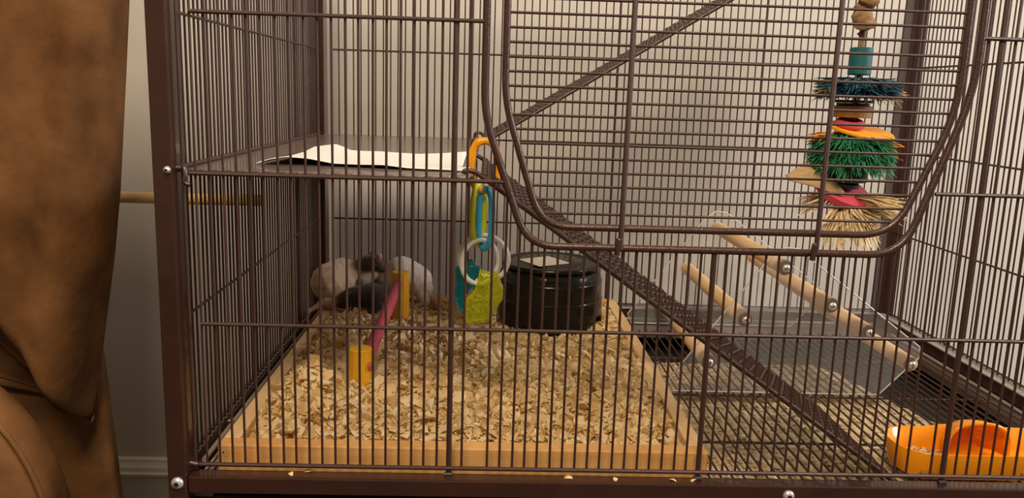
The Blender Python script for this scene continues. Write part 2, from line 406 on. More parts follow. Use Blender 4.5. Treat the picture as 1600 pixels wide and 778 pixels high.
# ================================================================ litter box
BX0, BX1, BY0, BY1, BZ0, BZ1 = .0135, .4120, .0150, .5270, -.0195, .0095; BT = .0150
box = empty('litter_box', (.21, .27, BZ0), 'shallow pine box filled with wood shavings on the cage floor', 'box')
fw = MB().box(BX0, BX1, BY0, BY0 + BT, BZ0, BZ1).build('side_board', 'pine', box, bevel=.0012)
MB().box(BX0, BX1, BY1 - BT * .8, BY1, BZ0, BZ1).build('side_board', 'pine', box, bevel=.0012)
MB().box(BX0, BX0 + BT * .9, BY0 + BT, BY1 - BT * .8, BZ0, BZ1).build('side_board', 'pine_y', box, bevel=.0012)
MB().box(BX1 - BT * .9, BX1, BY0 + BT, BY1 - BT * .8, BZ0, BZ1).build('side_board', 'pine_y', box, bevel=.0012)
MB().box(BX0 + .01, BX1 - .01, BY0 + .01, BY1 - .008, BZ0 + .0005, BZ0 + .004).build('bottom_board', 'pine_y', box)
for (x0, x1) in ((.0255, .0485), (.3835, .3990)):
    MB().box(x0, x1, BY0 - .00025, BY0 + .002, BZ0 + .002, BZ1 - .0045).build('orange_stain', 'stain', fw)
for (x, z) in ((.0185, -.006), (.0180, .003)): MB().lathe([(.0007, 0), (.0007, .0006)], (x, BY0 - .0003, z), 8, 'y').build('nail_head', 'hole', fw)

# litter bed height
def bed(x, y):
    z = .0055 + .010 * min(1, max(0, (y - .03) / .10)) - .004 * max(0, (y - .25) / .25)
    z += .034 * math.exp(-(((x - .070) / .032) ** 2 + ((y - .106) / .028) ** 2))
    z += .006 * math.exp(-(((x - .25) / .08) ** 2 + ((y - .12) / .05) ** 2))
    z -= .006 * math.exp(-(((x - .24) / .12) ** 2 + ((y - .22) / .05) ** 2))
    z -= .018 * math.exp(-(((x - .295) / .08) ** 2 + ((y - .39) / .075) ** 2))
    z += .0055 * fbm(x * 20, y * 20, 1.3) + .0042 * fbm(x * 62, y * 62, 4.1, 2)
    e = min(x - .027, .399 - x, y - .030, .515 - y)
    return z - .006 * max(0, 1 - e / .02)
mb = MB(); nx, ny = 90, 116; vs = []; fs = []
X0, X1, Y0, Y1 = .0272, .3983, .0302, .5148
for j in range(ny + 1):
    for i in range(nx + 1):
        x = X0 + (X1 - X0) * i / nx; y = Y0 + (Y1 - Y0) * j / ny; vs.append((x, y, bed(x, y) - .003))
for j in range(ny):
    for i in range(nx): a = j * (nx + 1) + i; fs.append((a, a + 1, a + nx + 2, a + nx + 1))
mb.add(vs, fs, True)
def flake(mb, c, L, w, curl, rot, tw=0, segs=5):
    """a curled shaving: a thin strip bent round an arc"""
    vs = []; fs = []
    R_ = L / max(curl, .05)
    wob = random.uniform(-.3, .3)
    for i in range(segs + 1):
        t = i / segs - .5; a = t * curl
        p = Vector((R_ * math.sin(a), 0, R_ * (math.cos(a) - 1)))
        ww = w * (1 - .55 * abs(2 * t) ** 2.2) * random.uniform(.8, 1.1)
        for s in (-.5, .5): vs.append(rot @ (p + Vector((wob * w * t, s * ww, tw * s * t * w))) + c)
    for i in range(segs): fs.append((2 * i, 2 * i + 1, 2 * i + 3, 2 * i + 2))
    mb.add(vs, fs, True)
def rnd_rot(tilt):
    return Matrix.Rotation(random.uniform(0, 2 * PI), 3, 'Z') @ Matrix.Rotation(random.gauss(0, tilt), 3, 'X') @ Matrix.Rotation(random.gauss(0, tilt), 3, 'Y')
for i in range(12500):
    x = random.uniform(X0 + .002, X1 - .002); y = Y0 + (Y1 - Y0) * random.random() ** 1.15
    y = min(y, Y1 - .002)
    f = random.random() ** 1.6
    L = .0048 + .0125 * f * f + .002 * f; w = L * random.uniform(.45, .95)
    e = min(x - .027, .399 - x, y - .030, .515 - y)
    if e < L * .4: L *= .5; w *= .5
    c = Vector((x, y, bed(x, y) + random.uniform(-.0035, .0025)))
    if ((x - .31) / .072) ** 2 + ((y - .437) / .072) ** 2 < 1: continue
    flake(mb, c, L, w, random.choice([random.uniform(.3, 1.4), random.uniform(1.4, 4.5)]), rnd_rot(random.choice([.45, 1.0])), random.uniform(-1, 1))
sv = mb.build('wood_shavings', 'shave'); prop(sv, 'pale curled wood shavings filling the pine box', 'shavings', kind='stuff')

# soiled litter under the grid
mb = MB(); vs = []; fs = []; nx, ny = 70, 80
def pbed(x, y):
    e = min(1, max(0, (.415 + .02 * fbm(x * 14, 3) - y) / .05)) * min(1, max(0, (.735 - .30 * max(0, y - .22) + .02 * fbm(y * 14, 9) - x) / .05))
    return -.0515 + .019 * e + .003 * fbm(x * 30, y * 30, 2) * e
for j in range(ny + 1):
    for i in range(nx + 1):
        x = .40 + .38 * i / nx; y = .010 + .50 * j / ny; vs.append((x, y, pbed(x, y)))
for j in range(ny):
    for i in range(nx): a = j * (nx + 1) + i; fs.append((a, a + 1, a + nx + 2, a + nx + 1))
keep = [f for f in fs if max(vs[i][2] for i in f) > -.0505]
used = sorted({i for f in keep for i in f}); mp_ = {o: n for n, o in enumerate(used)}
mb.add([vs[i] for i in used], [tuple(mp_[i] for i in f) for f in keep], True)
for i in range(5200):
    x = random.uniform(.405, .775); y = random.uniform(.012, .46); z = pbed(x, y)
    if z < -.047: continue
    L = random.uniform(.003, .009)
    flake(mb, Vector((x, y, z + random.uniform(0, .002))), L, L * random.uniform(.3, .8), random.uniform(.3, 1.2), rnd_rot(.3), 0, 2)
pl = mb.build('pan_litter', 'panlit'); prop(pl, 'brownish soiled litter lying in the pan under the floor grid', 'litter', kind='stuff')

# loose shavings on the front beam
for i, (x, y, lab) in enumerate([(.2955, -.003, 'pale shaving on the front beam, leftmost of four below the box'), (.3330, -.004, 'pale shaving on the front beam, second of four from the left'),
        (.3790, -.004, 'pale shaving on the front beam, left one of two close together'), (.3955, -.004, 'pale shaving on the front beam nearest the thick bar'),
        (.0760, -.004, 'pale shaving lying on the front beam below the yellow post'), (.0890, .0015, 'pale shaving caught against the bottom rail near the left post')]):
    mb = MB(); flake(mb, Vector((x, y, -.0048)), .0062, .0040, 1.6, Matrix.Rotation(i * 1.3, 3, 'Z') @ Matrix.Rotation(.25, 3, 'X'))
    o = mb.build('loose_shaving', 'shave'); o.modifiers.new('solid', 'SOLIDIFY').thickness = .0004
    prop(o, lab, 'shaving', 'loose shavings on the front beam')
mb = MB(); flake(mb, Vector((.001, .090, -.0010)), .007, .004, 1.2, Matrix.Rotation(.5, 3, 'Z'))
o = mb.build('loose_shaving', 'shave'); o.modifiers.new('solid', 'SOLIDIFY').thickness = .0004
prop(o, 'pale shaving resting on the left base beam behind the corner post', 'shaving', 'loose shavings on the front beam')

# ================================================================ black hide
HX, HY = .3110, .4370
hide = empty('black_hide', (HX, HY, -.008), 'round black plastic hide with lid and arched doorway standing in the shavings', 'hide')
mb = MB()
NS = 64
prof = [(.0700, -.012), (.0695, .010), (.0685, .0340), (.0690, .0350), (.0690, .0365), (.0680, .0375), (.0672, .0570), (.0678, .0580), (.0678, .0595), (.0668, .0605), (.0650, .0690), (.0600, .0760)]
arch = [(-.55, .26), (-1.95, .25)]        # doorway centre angles (radians from +X, towards the viewer is -pi/2)
vs = []
zs = sorted([-.012, -.006, 0, .004, .008, .012, .016, .020, .024, .0335, .0380, .0560, .0565, .0612] + [p[1] for p in prof[2:]])
def rad(z): return interp(z, [p[1] for p in prof], [p[0] for p in prof])
for z in zs:
    for j in range(NS): a = 2 * PI * j / NS; vs.append((HX + rad(z) * math.cos(a), HY + rad(z) * math.sin(a), z))
fs = []
for i in range(len(zs) - 1):
    for j in range(NS):
        am = 2 * PI * (j + .5) / NS; am = am - 2 * PI if am > PI else am; zm = (zs[i] + zs[i + 1]) / 2
        if any(abs(am - c) < wd and zm < .016 * math.sqrt(max(0, 1 - ((am - c) / wd) ** 2)) + (.002 if k == 0 else -.006) for k, (c, wd) in enumerate(arch)): continue
        fs.append((i * NS + j, i * NS + (j + 1) % NS, (i + 1) * NS + (j + 1) % NS, (i + 1) * NS + j))
mb.add(vs, fs, True)
bd = mb.build('body', 'black', hide); bd.modifiers.new('solid', 'SOLIDIFY').thickness = .002
lid = MB().lathe([(.0605, .0750), (.0640, .0765), (.0645, .0795), (.0625, .0815), (.0560, .0818), (.0550, .0805), (.0440, .0810), (.0425, .0822), (.0, .0826)], (HX, HY, 0), 56).build('lid', 'black', hide)
MB().box(HX - .010, HX + .010, HY - .0672, HY - .0625, .0665, .0715).build('lid_tab', 'black', lid, bevel=.001)
m4 = Matrix.Translation((HX - .010, HY - .014, .0829)) @ Matrix.Rotation(.55, 4, 'Z')
MB().box(-.024, .024, -.024, .024, 0, .0006).build('sticker', 'label', lid, xf=m4)

# ================================================================ yellow-post hurdle
P1 = Vector((.1075, .150, 0)); P2 = Vector((.1190, .400, 0))
hur = empty('wooden_hurdle', (.113, .275, .0), 'wooden hurdle toy of two yellow posts joined by a pink bar', 'toy')
for P, z0, z1 in ((P1, -.002, .0495), (P2, .002, .0700)):
    mb = MB(); r = .0112
    mb.lathe([(0, 0), (r, 0), (r, z1 - z0 - .0008), (r - .0008, z1 - z0), (0, z1 - z0)], (P.x, P.y, z0), 12, smooth=False); mb.build('post', 'yellow', hur)
MB().tube([(P1.x + .004, P1.y, .0345), (P2.x - .002, P2.y, .0555)], .0066, 14).build('bar', 'pink', hur)
MB().tube([(P1.x + .0095, P1.y - .006, .0335), (P1.x + .0118, P1.y - .0065, .0333)], .0042, 12).build('bar_end', 'pink', hur)

# ================================================================ clear climber with dowels
YF, YR = .2350, .5050
cl = empty('acrylic_climber', (.57, .37, -.0195), 'clear acrylic climbing frame with six wooden dowel rungs', 'climber')
poly = [(.4330, -.0190), (.4275, -.0060), (.5280, .1330), (.5420, .1430), (.5560, .1420), (.7000, .0370), (.7035, .0270), (.6800, .0020), (.6610, -.0190)]
def plate(y, nm):
    t = .0028; n = len(poly)
    vs = [(x, y - t / 2, z) for x, z in poly] + [(x, y + t / 2, z) for x, z in poly]
    o = MB().add(vs, [tuple(range(n)), tuple(range(n, 2 * n))[::-1]] ).add(vs, [(i, n + i, n + (i + 1) % n, (i + 1) % n) for i in range(n)]).build(nm, 'acryl', cl)
    MB().tube([(x, y, z) for x, z in poly], .0009, 6, closed=True).build('cut_edge', 'acedge', o)
    return o
plate(YF, 'end_plate'); plate(YR - .0015, 'end_plate')
for i, (x, z) in enumerate([(.5450, .1206), (.5066, .0626), (.4707, .0142), (.5990, .0804), (.6428, .0514), (.6938, .0162)]):
    r = .0084
    d = MB().lathe([(0, 0), (r * .93, 0), (r, .0012), (r, YR - YF - .0055), (r * .93, YR - YF - .0043), (0, YR - YF - .0043)], (x, YF + .0014, z), 20, 'y').build('dowel', 'dowel', cl)
    sb_ = MB().lathe([(0, -.0022), (.0026, -.0020), (.0042, -.0008), (.0044, 0)][::-1], (x, YF - .0014, z), 14, 'y').build('screw', 'screw', d)
    m4 = Matrix.Translation((x, YF - .0034, z)) @ Matrix.Rotation(i, 4, 'Y')
    MB().box(-.0022, .0022, -.0004, .0004, -.0004, .0004).build('slot', 'hole', d, xf=m4)
# ================================================================ orange feeder
tr = empty('feeder_tray', (.66, .06, -.0195), 'orange plastic feeding tray with a tall arched divider on the floor grid', 'tray')
TX0, TX1, TY0, TY1, TZ = .5880, .7630, .0290, .0980, -.0195
# rounded perimeter walls whose height changes around the rim
per = []
def arcp(cx, cy, r, a0, a1, n): return [(cx + r * math.cos(a0 + (a1 - a0) * i / n), cy + r * math.sin(a0 + (a1 - a0) * i / n)) for i in range(n + 1)]
per += arcp(TX0 + .030, TY0 + .030, .030, 1.5 * PI, PI, 10); per += arcp(TX0 + .030, TY1 - .030, .030, PI, PI / 2, 10)
per += [(TX0 + .030 + (TX1 - .055 - TX0) * i / 24, TY1) for i in range(1, 25)]
per += arcp(TX1 - .025, TY1 - .025, .025, PI / 2, 0, 8)[1:]; per += arcp(TX1 - .022, TY0 + .022, .022, 0, -PI / 2, 8)
per += [(TX1 - .022 - (TX1 - TX0 - .044) * i / 20, TY0) for i in range(1, 20)]
def rim(x, y):
    b = min(1, max(0, (y - TY0) / (TY1 - TY0)))
    base = .0245 - .0025 * b
    return base + b ** 1.5 * .0030 * math.exp(-((x - .6750) / .0300) ** 4)
n = len(per); cxm, cym = .675, .0635
def off(p, d):
    v = Vector((cxm - p[0], cym - p[1])); sx = max(-1, min(1, (p[0] - cxm) / .07)) ; 
    q = Vector((p[0] - (d if p[0] > cxm else -d) * min(1, abs(p[0] - cxm) / .075) ** 6, p[1] - (d if p[1] > cym else -d) * min(1, abs(p[1] - cym) / .034) ** 3)); return q
mb = MB(); vs = []
for p in per: q = off(p, .005); vs.append((q.x, q.y, TZ))
for p in per: vs.append((p[0], p[1], TZ + rim(*p) - .001))
for p in per: q = off(p, .0007); vs.append((q.x, q.y, TZ + rim(*p)))
for p in per: q = off(p, .0020); vs.append((q.x, q.y, TZ + rim(*p) - .0006))
for p in per: q = off(p, .0080); vs.append((q.x, q.y, TZ + .0030))
fs = [(r * n + i, r * n + (i + 1) % n, (r + 1) * n + (i + 1) % n, (r + 1) * n + i) for r in range(4) for i in range(n)]
mb.add(vs, [tuple(reversed(f)) for f in fs], True); mb.add(vs[:n], [tuple(range(n))]); mb.add(vs[4 * n:], [tuple(range(n))[::-1]])
mb.build('tray_body', 'orange_p', tr)
# hood: a quarter dome whose open rim faces the viewer
vs = []; fs = []; KT, KS = 24, 8
for i in range(KS + 1):
    s_ = i / KS * PI / 2
    for j in range(KT + 1):
        th = PI * j / KT; hw = .0285 * (.25 + .75 * math.cos(s_)); hh = .0220 * (.45 + .55 * math.cos(s_))
        vs.append((.6710 - hw * math.copysign(abs(math.cos(th)) ** .8, math.cos(th)), .0680 + .0270 * math.sin(s_), TZ + .0150 + hh * math.sin(th) ** .8 + (.0 if 0 < j < KT else -.009)))
for i in range(KS):
    for j in range(KT): a = i * (KT + 1) + j; fs.append((a, a + 1, a + KT + 2, a + KT + 1))
hd = MB().add(vs, fs, True).build('hood', 'orange_p', tr); hd.modifiers.new('solid', 'SOLIDIFY').thickness = .0022
MB().tube(vs[:KT + 1], .0017, 8).build('hood_rim', 'orange_p', hd)
for x0, x1 in ((.6000, .6110), (.6880, .7010)):
    MB().box(x0, x1, TY0 - .0004, TY0 + .004, TZ + .002, TZ + .0085).build('foot_notch', M['t_brown'], tr, bevel=.001)
mb = MB()
for i in range(300):
    x = random.uniform(.600, .648); y = random.uniform(.042, .085)
    h = .003 + .010 * math.exp(-(((x - .614) / .018) ** 2 + ((y - .062) / .02) ** 2))
    flake(mb, Vector((x, y, TZ + random.uniform(.003, h + .002))), .005, .003, random.uniform(.5, 2), rnd_rot(.5), 0, 2)
o = mb.build('feed_scraps', 'panlit'); prop(o, 'brownish feed scraps in the left end of the orange tray', 'feed', kind='stuff')

# ================================================================ plastic link toy
lt = empty('link_toy', (.222, .080, .095), 'hanging plastic link toy with white rings and lime and teal gel shapes', 'toy')
def loop(c, hw, hh, r, rz, tilt=0, n=28, sq=2.6, wav=0, gap=None):
    pts = []
    for i in range(n):
        a = 2 * PI * i / n
        if gap and gap[0] < a < gap[1]: continue
        cx_, sz_ = math.cos(a), math.sin(a)
        x = hw * abs(cx_) ** (2 / sq) * (1 if cx_ > 0 else -1); z = hh * abs(sz_) ** (2 / sq) * (1 if sz_ > 0 else -1)
        p = Matrix.Rotation(rz, 3, 'Z') @ Matrix.Rotation(tilt, 3, 'Y') @ Vector((x, 0, z)); pts.append(p + Vector(c))
    return pts
def ring(nm, m, pts, r, wav=0, closed=True):
    rr = [r * (1 + wav * math.sin(i * 1.6)) for i in range(len(pts))]
    return MB().tube(pts, rr, 10, closed=closed).build(nm, m, lt)
ring('orange_link', 'link_orange', loop((.2222, .080, .2340), .0112, .0205, .0034, .12, n=28), .0034, .12)
ring('lime_link', 'link_yellow', loop((.2180, .080, .1920), .0080, .0255, .0026, .95), .0026, .10)
ring('blue_link', 'link_blue', loop((.2238, .077, .1895), .0078, .0255, .0027, -.75), .0027, .10)
ring('white_ring', 'link_white', loop((.2205, .076, .1520), .0165, .0190, .0021, .35, sq=2), .0021)
ring('white_ring', 'link_white', loop((.2235, .084, .1535), .0215, .0205, .0021, -.12, sq=2), .0021, .05)
def gel(nm, m, outline, y, th, k=.00056):
    pts = [((px - 330) / 5.56 * k + .2250, (430 - pz) / 5.56 * k + .1265) for px, pz in outline]
    # subdivide outline
    P_ = []
    for i in range(len(pts)):
        a, b = Vector(pts[i]), Vector(pts[(i + 1) % len(pts)]); P_ += [a, (a + b) / 2]
    P_ = [(P_[i - 1] + P_[i] * 4 + P_[(i + 1) % len(P_)]) / 6 for i in range(len(P_))]
    P_ = [q + (q - sum(P_, Vector((0, 0))) / len(P_)) * (.07 if i % 4 == 0 else -.05 if i % 4 == 2 else 0) for i, q in enumerate(P_)]
    c = sum(P_, Vector((0, 0))) / len(P_); n = len(P_); vs = []
    for s, h in ((0.0, -1.0), (.45, -1.0), (.78, -.9), (.95, -.5), (1, 0), (.95, .5), (.78, .9), (.45, 1.0), (0.0, 1.0)):
        for i, q in enumerate(P_):
            w = c + (q - c) * max(s, .02); b = 1 + .35 * fbm(w.x * 160, w.y * 160, h) + .30 * fbm(w.x * 420, w.y * 420, h + 7, 2)
            vs.append((w.x, y + h * th * b, w.y))
    fs = [(r * n + i, r * n + (i + 1) % n, (r + 1) * n + (i + 1) % n, (r + 1) * n + i) for r in range(8) for i in range(n)]
    return MB().add(vs, fs, True).build(nm, m, lt)
gel('lime_gel_shape', 'gel_lime', [(285,245),(350,235),(430,260),(480,330),(505,450),(475,530),(420,580),(405,660),(340,690),(300,715),(180,710),(165,640),(165,510),(190,460),(260,410),(265,300)], .0740, .0048)
gel('teal_gel_shape', 'gel_teal', [(75,240),(130,230),(210,175),(260,220),(300,240),(260,380),(200,450),(165,480),(150,660),(95,650),(75,500)], .0870, .0045)

# ================================================================ hanging wooden bird toy
TX, TY = .6190, .2750
ht = empty('hanging_chew_toy', (TX, TY, .17), 'colourful hanging chew toy of wooden discs, green and blue fibre and straw', 'toy')
def disc(nm, m, z0, z1, r, dx=0, tilt=(0, 0), n=28, par=None, bev=.0008, ry=None):
    h = z1 - z0
    m4 = Matrix.Translation((TX + dx, TY, (z0 + z1) / 2)) @ Matrix.Rotation(tilt[0], 4, 'X') @ Matrix.Rotation(tilt[1], 4, 'Y')
    if ry: m4 = m4 @ Matrix.Diagonal((1, ry, 1, 1))
    return MB().lathe([(0, -h / 2), (r - bev, -h / 2), (r, -h / 2 + bev), (r, h / 2 - bev), (r - bev, h / 2), (0, h / 2)], (0, 0, 0), n, smooth=False).build(nm, m, par or ht, xf=m4)
def fringe(nm, m, z, r0, r1, cnt, droop, thick, dx=0, a0=0, a1=2 * PI, w=.0011, par=None):
    mb = MB()
    for i in range(cnt):
        a = random.uniform(a0, a1); rA = r0 * random.uniform(.2, 1); rB = r1 * random.uniform(.82, 1.08)
        zz = z + random.uniform(-thick, thick); dz = droop * random.uniform(.2, 1.4); da = random.gauss(0, .12)
        pts = [Vector((TX + dx + rA * math.cos(a), TY + rA * math.sin(a), zz)),
               Vector((TX + dx + (rA + rB) / 2 * math.cos(a + da * .4), TY + (rA + rB) / 2 * math.sin(a + da * .4), zz - dz * .25)),
               Vector((TX + dx + rB * math.cos(a + da), TY + rB * math.sin(a + da), zz - dz + random.gauss(0, .002)))]
        sd = Vector((-math.sin(a), math.cos(a), random.uniform(-1, 1))).normalized() * w * random.uniform(.5, 1.3)
        mb.add([pts[0] - sd, pts[0] + sd, pts[1] - sd, pts[1] + sd, pts[2] - sd * .3, pts[2] + sd * .3], [(0, 1, 3, 2), (2, 3, 5, 4)], False)
    o = mb.build(nm, m, par or ht); o['kind'] = 'stuff'; return o
# kraft paper twist and cord
mb = MB(); pts = []; rr = []
for i in range(60):
    t = i / 59; z = .3660 + .062 * t
    pts.append((TX - .0020 + .0022 * math.sin(t * 13), TY + .0020 * math.cos(t * 15), z)); rr.append((.0026 if t < .12 else .0058 + .0040 * abs(math.sin(t * 6.3 + .4)) + .0030 * t) + .0010 * math.sin(t * 47))
mb.tube(pts, rr, 14)
mb.v = [(x + .0022 * fbm(x * 300, y * 300, z * 160, 3), y + .0022 * fbm(x * 300, y * 300, z * 160 + 40, 3), z + .002 * fbm(x * 250, y * 250, z * 120 + 80)) for x, y, z in mb.v]
mb.build('paper_twist', 'kraft', ht)
MB().tube([(TX, TY, .19), (TX, TY, .372)], .0028, 8).build('cord', 'kraft', ht)
MB().tube([(TX - .002, TY, .4275), (TX - .001, TY, .472)], .0016, 8).build('hanging_wire', 'screw', ht)
disc('wooden_bead', 'teal', .3250, .3535, .0118)
fringe('blue_fringe', 'f_blue', .3145, .020, .0430, 1500, .008, .0075, w=.0013)
fringe('straw_tips', 'f_straw', .3090, .030, .0485, 50, .010, .004, a0=-.6, a1=.5)
fringe('straw_tips', 'f_straw', .3110, .030, .0490, 40, .008, .004, a0=PI - .5, a1=PI + .5)
disc('red_disc', 't_red', .3015, .3060, .0290); disc('black_disc', 't_black', .2955, .2985, .0215, dx=-.004); disc('black_disc', 't_black', .2925, .2953, .0170, dx=-.003)
disc('brown_disc', 't_brown', .2800, .2925, .0200, dx=-.003)
mb = MB(); m4 = Matrix.Translation((TX - .006, TY - .004, .2735)) @ Matrix.Rotation(.25, 4, 'X')
mb.tube([(.0110 * math.cos(2 * PI * i / 24), .0110 * math.sin(2 * PI * i / 24), 0) for i in range(24)], .0046, 10, closed=True).build('pink_ring', 't_pink', ht, xf=m4)
disc('orange_disc', 't_orange', .2645, .2680, .0345, dx=.009, tilt=(.22, .11))
fringe('green_fringe', 'f_green', .2540, .014, .0450, 2400, .022, .0100, w=.0015)
fringe('orange_tips', 'f_orange', .2560, .034, .0510, 90, .014, .006, a0=-.5, a1=.6); fringe('orange_tips', 'f_orange', .2600, .034, .0500, 30, .006, .004, a0=PI - .35, a1=PI + .35)
disc('green_bead', 't_dgreen', .2110, .2420, .0210, dx=-.001)
disc('blue_disc', 't_dblue', .2060, .2105, .0165, dx=-.004, tilt=(.1, .1))
disc('pink_slab', 't_pink', .1955, .2035, .0310, dx=-.004, tilt=(.50, .22), ry=.95)
fringe('straw_fan', 'f_straw', .1900, .012, .0600, 460, .008, .007, a0=-1.0, a1=.9, w=.0013)
fringe('straw_fan', 'f_straw', .1830, .010, .0400, 420, .032, .005, a0=-2.6, a1=.3, w=.0014)
fringe('straw_fan', 'f_straw', .1950, .012, .0500, 160, .018, .004, a0=.75, a1=3.6, w=.0013)
# corn husk leaf to the left
vs = []; fs = []
for i in range(15):
    t = i / 14; x = TX - .010 - .062 * t; wd = .0150 * math.sin(PI * min(1, .18 + .80 * t)) ** .7; z = .2040 + .012 * math.sin(t * 2.4) + .002 * t
    for j in range(7): s = j / 6 - .5; vs.append((x + .002 * math.sin(j * 2.1), TY - .012 + s * wd * 1.4, z + s * wd * 1.5 + .0035 * (1 - 4 * s * s) - .001 * (j % 2)))
for i in range(14):
    for j in range(6): a = i * 7 + j; fs.append((a, a + 1, a + 8, a + 7))
hk = MB().add(vs, fs, True).build('husk_leaf', 'husk', ht); hk.modifiers.new('solid', 'SOLIDIFY').thickness = .0008

# ================================================================ rats
def rat(name, blobs, label, fur_mats, loc):
    """blobs: (a, ra, b, rb, colour) tapered capsules merged into one continuous skin"""
    bm = bmesh.new()
    for a, ra, b, rb, col in blobs:
        a, b = Vector(a), Vector(b); k = max(2, int((b - a).length / (min(ra, rb) * .45)) + 1)
        for i in range(k + 1):
            t = i / k; r = ra + (rb - ra) * t
            bmesh.ops.create_icosphere(bm, subdivisions=2, radius=r, matrix=Matrix.Translation(a.lerp(b, t)))
    me = bpy.data.meshes.new('tmp'); bm.to_mesh(me); bm.free()
    t_ = bpy.data.objects.new('tmp', me); C.objects.link(t_)
    rm = t_.modifiers.new('r', 'REMESH'); rm.mode = 'VOXEL'; rm.voxel_size = .0011
    sm = t_.modifiers.new('s', 'SMOOTH'); sm.iterations = 6; sm.factor = .5
    dg = bpy.context.evaluated_depsgraph_get(); out = bpy.data.meshes.new_from_object(t_.evaluated_get(dg))
    bpy.data.objects.remove(t_); bpy.data.meshes.remove(me)
    nv = len(out.vertices); co = np.empty(nv * 3); out.vertices.foreach_get('co', co); co = co.reshape(-1, 3)
    W_ = np.zeros(nv); Cc = np.zeros((nv, 3))
    for a, ra, b, rb, col in blobs:
        a, b = np.array(a), np.array(b); d = b - a; L2 = max(d @ d, 1e-12)
        t = np.clip(((co - a) @ d) / L2, 0, 1); dist = np.linalg.norm(co - a - t[:, None] * d, axis=1) / (ra + (rb - ra) * t)
        w = np.exp(-((dist) ** 2) * 5.0); W_ += w; Cc += w[:, None] * np.array(col)
    Cc /= W_[:, None]
    at = out.color_attributes.new('fur_colour', 'FLOAT_COLOR', 'POINT')
    at.data.foreach_set('color', np.concatenate([Cc, np.ones((nv, 1))], 1).astype(np.float32).ravel())
    out.polygons.foreach_set('use_smooth', [True] * len(out.polygons))
    out.materials.clear(); out.materials.append(fur_mats)
    out.name = name; o = bpy.data.objects.new(name, out); link(o)
    o.location = loc; out.transform(Matrix.Translation(-Vector(loc)))
    return prop(o, label, 'rat', 'rats huddled at the back of the box')
m, nt, b = nodes_mat('rat_fur'); at = N(nt, 'ShaderNodeAttribute', attribute_name='fur_colour')
nz = N(nt, 'ShaderNodeTexNoise'); nz.inputs['Scale'].default_value = 400; mx = N(nt, 'ShaderNodeMix', data_type='RGBA', blend_type='MULTIPLY'); mx.inputs[0].default_value = .25
nt.links.new(at.outputs['Color'], mx.inputs[6]); nt.links.new(nz.outputs['Color'], mx.inputs[7]); nt.links.new(mx.outputs[2], b.inputs['Base Color'])
bn = N(nt, 'ShaderNodeBump'); bn.inputs['Strength'].default_value = .3; bn.inputs['Distance'].default_value = .0008
nt.links.new(nz.outputs['Fac'], bn.inputs['Height']); nt.links.new(bn.outputs[0], b.inputs['Normal'])
b.inputs['Roughness'].default_value = .85; b.inputs['Sheen Weight'].default_value = .3
FUR = m
CR = (.72, .50, .34); WH = (.80, .67, .60); DK = (.075, .05, .042); PK = (.55, .28, .24); VD = (.050, .030, .022)
yb = .455
rat('rat', [((.022, yb, .041), .0275, (.034, yb + .012, .044), .0285, CR), ((.034, yb + .012, .045), .0260, (.058, yb + .012, .052), .0165, CR),
    ((.058, yb + .012, .055), .0160, (.072, yb + .006, .066), .0125, DK), ((.072, yb + .004, .067), .0125, (.086, yb - .002, .066), .0088, DK), ((.086, yb - .002, .065), .0080, (.097, yb - .004, .058), .0040, DK),
    ((.066, yb + .002, .046), .0110, (.080, yb, .054), .0080, WH),
    ((.0845, yb - .006, .0760), .0036, (.0865, yb - .007, .0790), .0046, PK), ((.0750, yb + .008, .0770), .0030, (.0755, yb + .008, .0790), .0040, DK),
    ((.020, yb - .016, .018), .0100, (.036, yb - .016, .014), .0072, CR), ((.026, yb - .022, .0120), .0042, (.044, yb - .030, .0105), .0032, PK),
    ((.056, yb, .034), .0075, (.062, yb - .006, .018), .0045, DK), ((.062, yb - .006, .016), .0030, (.068, yb - .012, .0135), .0026, PK),
    ((.018, yb - .014, .026), .0052, (.010, yb - .024, .015), .0040, PK), ((.010, yb - .024, .015), .0040, (-.0010, yb - .030, .0098), .0030, PK), ((-.001, yb - .030, .0098), .0028, (.0035, yb - .060, .0120), .0016, PK)],
    'hooded rat with cream rump and dark head, tail over the left box edge', FUR, (.035, yb, .012))
yw = .462; OX = -.005
rat('rat', [((.100, yw, .048), .0200, (.114, yw + .002, .052), .0250, WH), ((.114, yw + .002, .052), .0255, (.134, yw + .002, .044), .0220, WH), ((.134, yw + .002, .044), .0200, (.142, yw, .034), .0150, WH),
    ((.100, yw, .048), .0170, (.086, yw + .004, .040), .0120, WH), ((.086, yw + .004, .040), .0115, (.074, yw + .002, .030), .0060, WH),
    ((.086, yw - .006, .0490), .0030, (.0865, yw - .007, .0510), .0040, PK),
    ((.142, yw - .010, .026), .0085, (.148, yw - .016, .018), .0055, WH), ((.146, yw - .016, .0170), .0040, (.133, yw - .026, .0150), .0030, PK),
    ((.104, yw - .012, .028), .0070, (.102, yw - .018, .016), .0042, WH),
    ((.146, yw - .002, .030), .0050, (.157, yw - .010, .0200), .0040, PK), ((.157, yw - .010, .0200), .0040, (.166, yw - .026, .0150), .0030, PK), ((.166, yw - .026, .0150), .0030, (.172, yw - .050, .0135), .0016, PK)],
    'white rat with rounded back behind the rear yellow post', FUR, (.12, yw, .012))
yd = .435
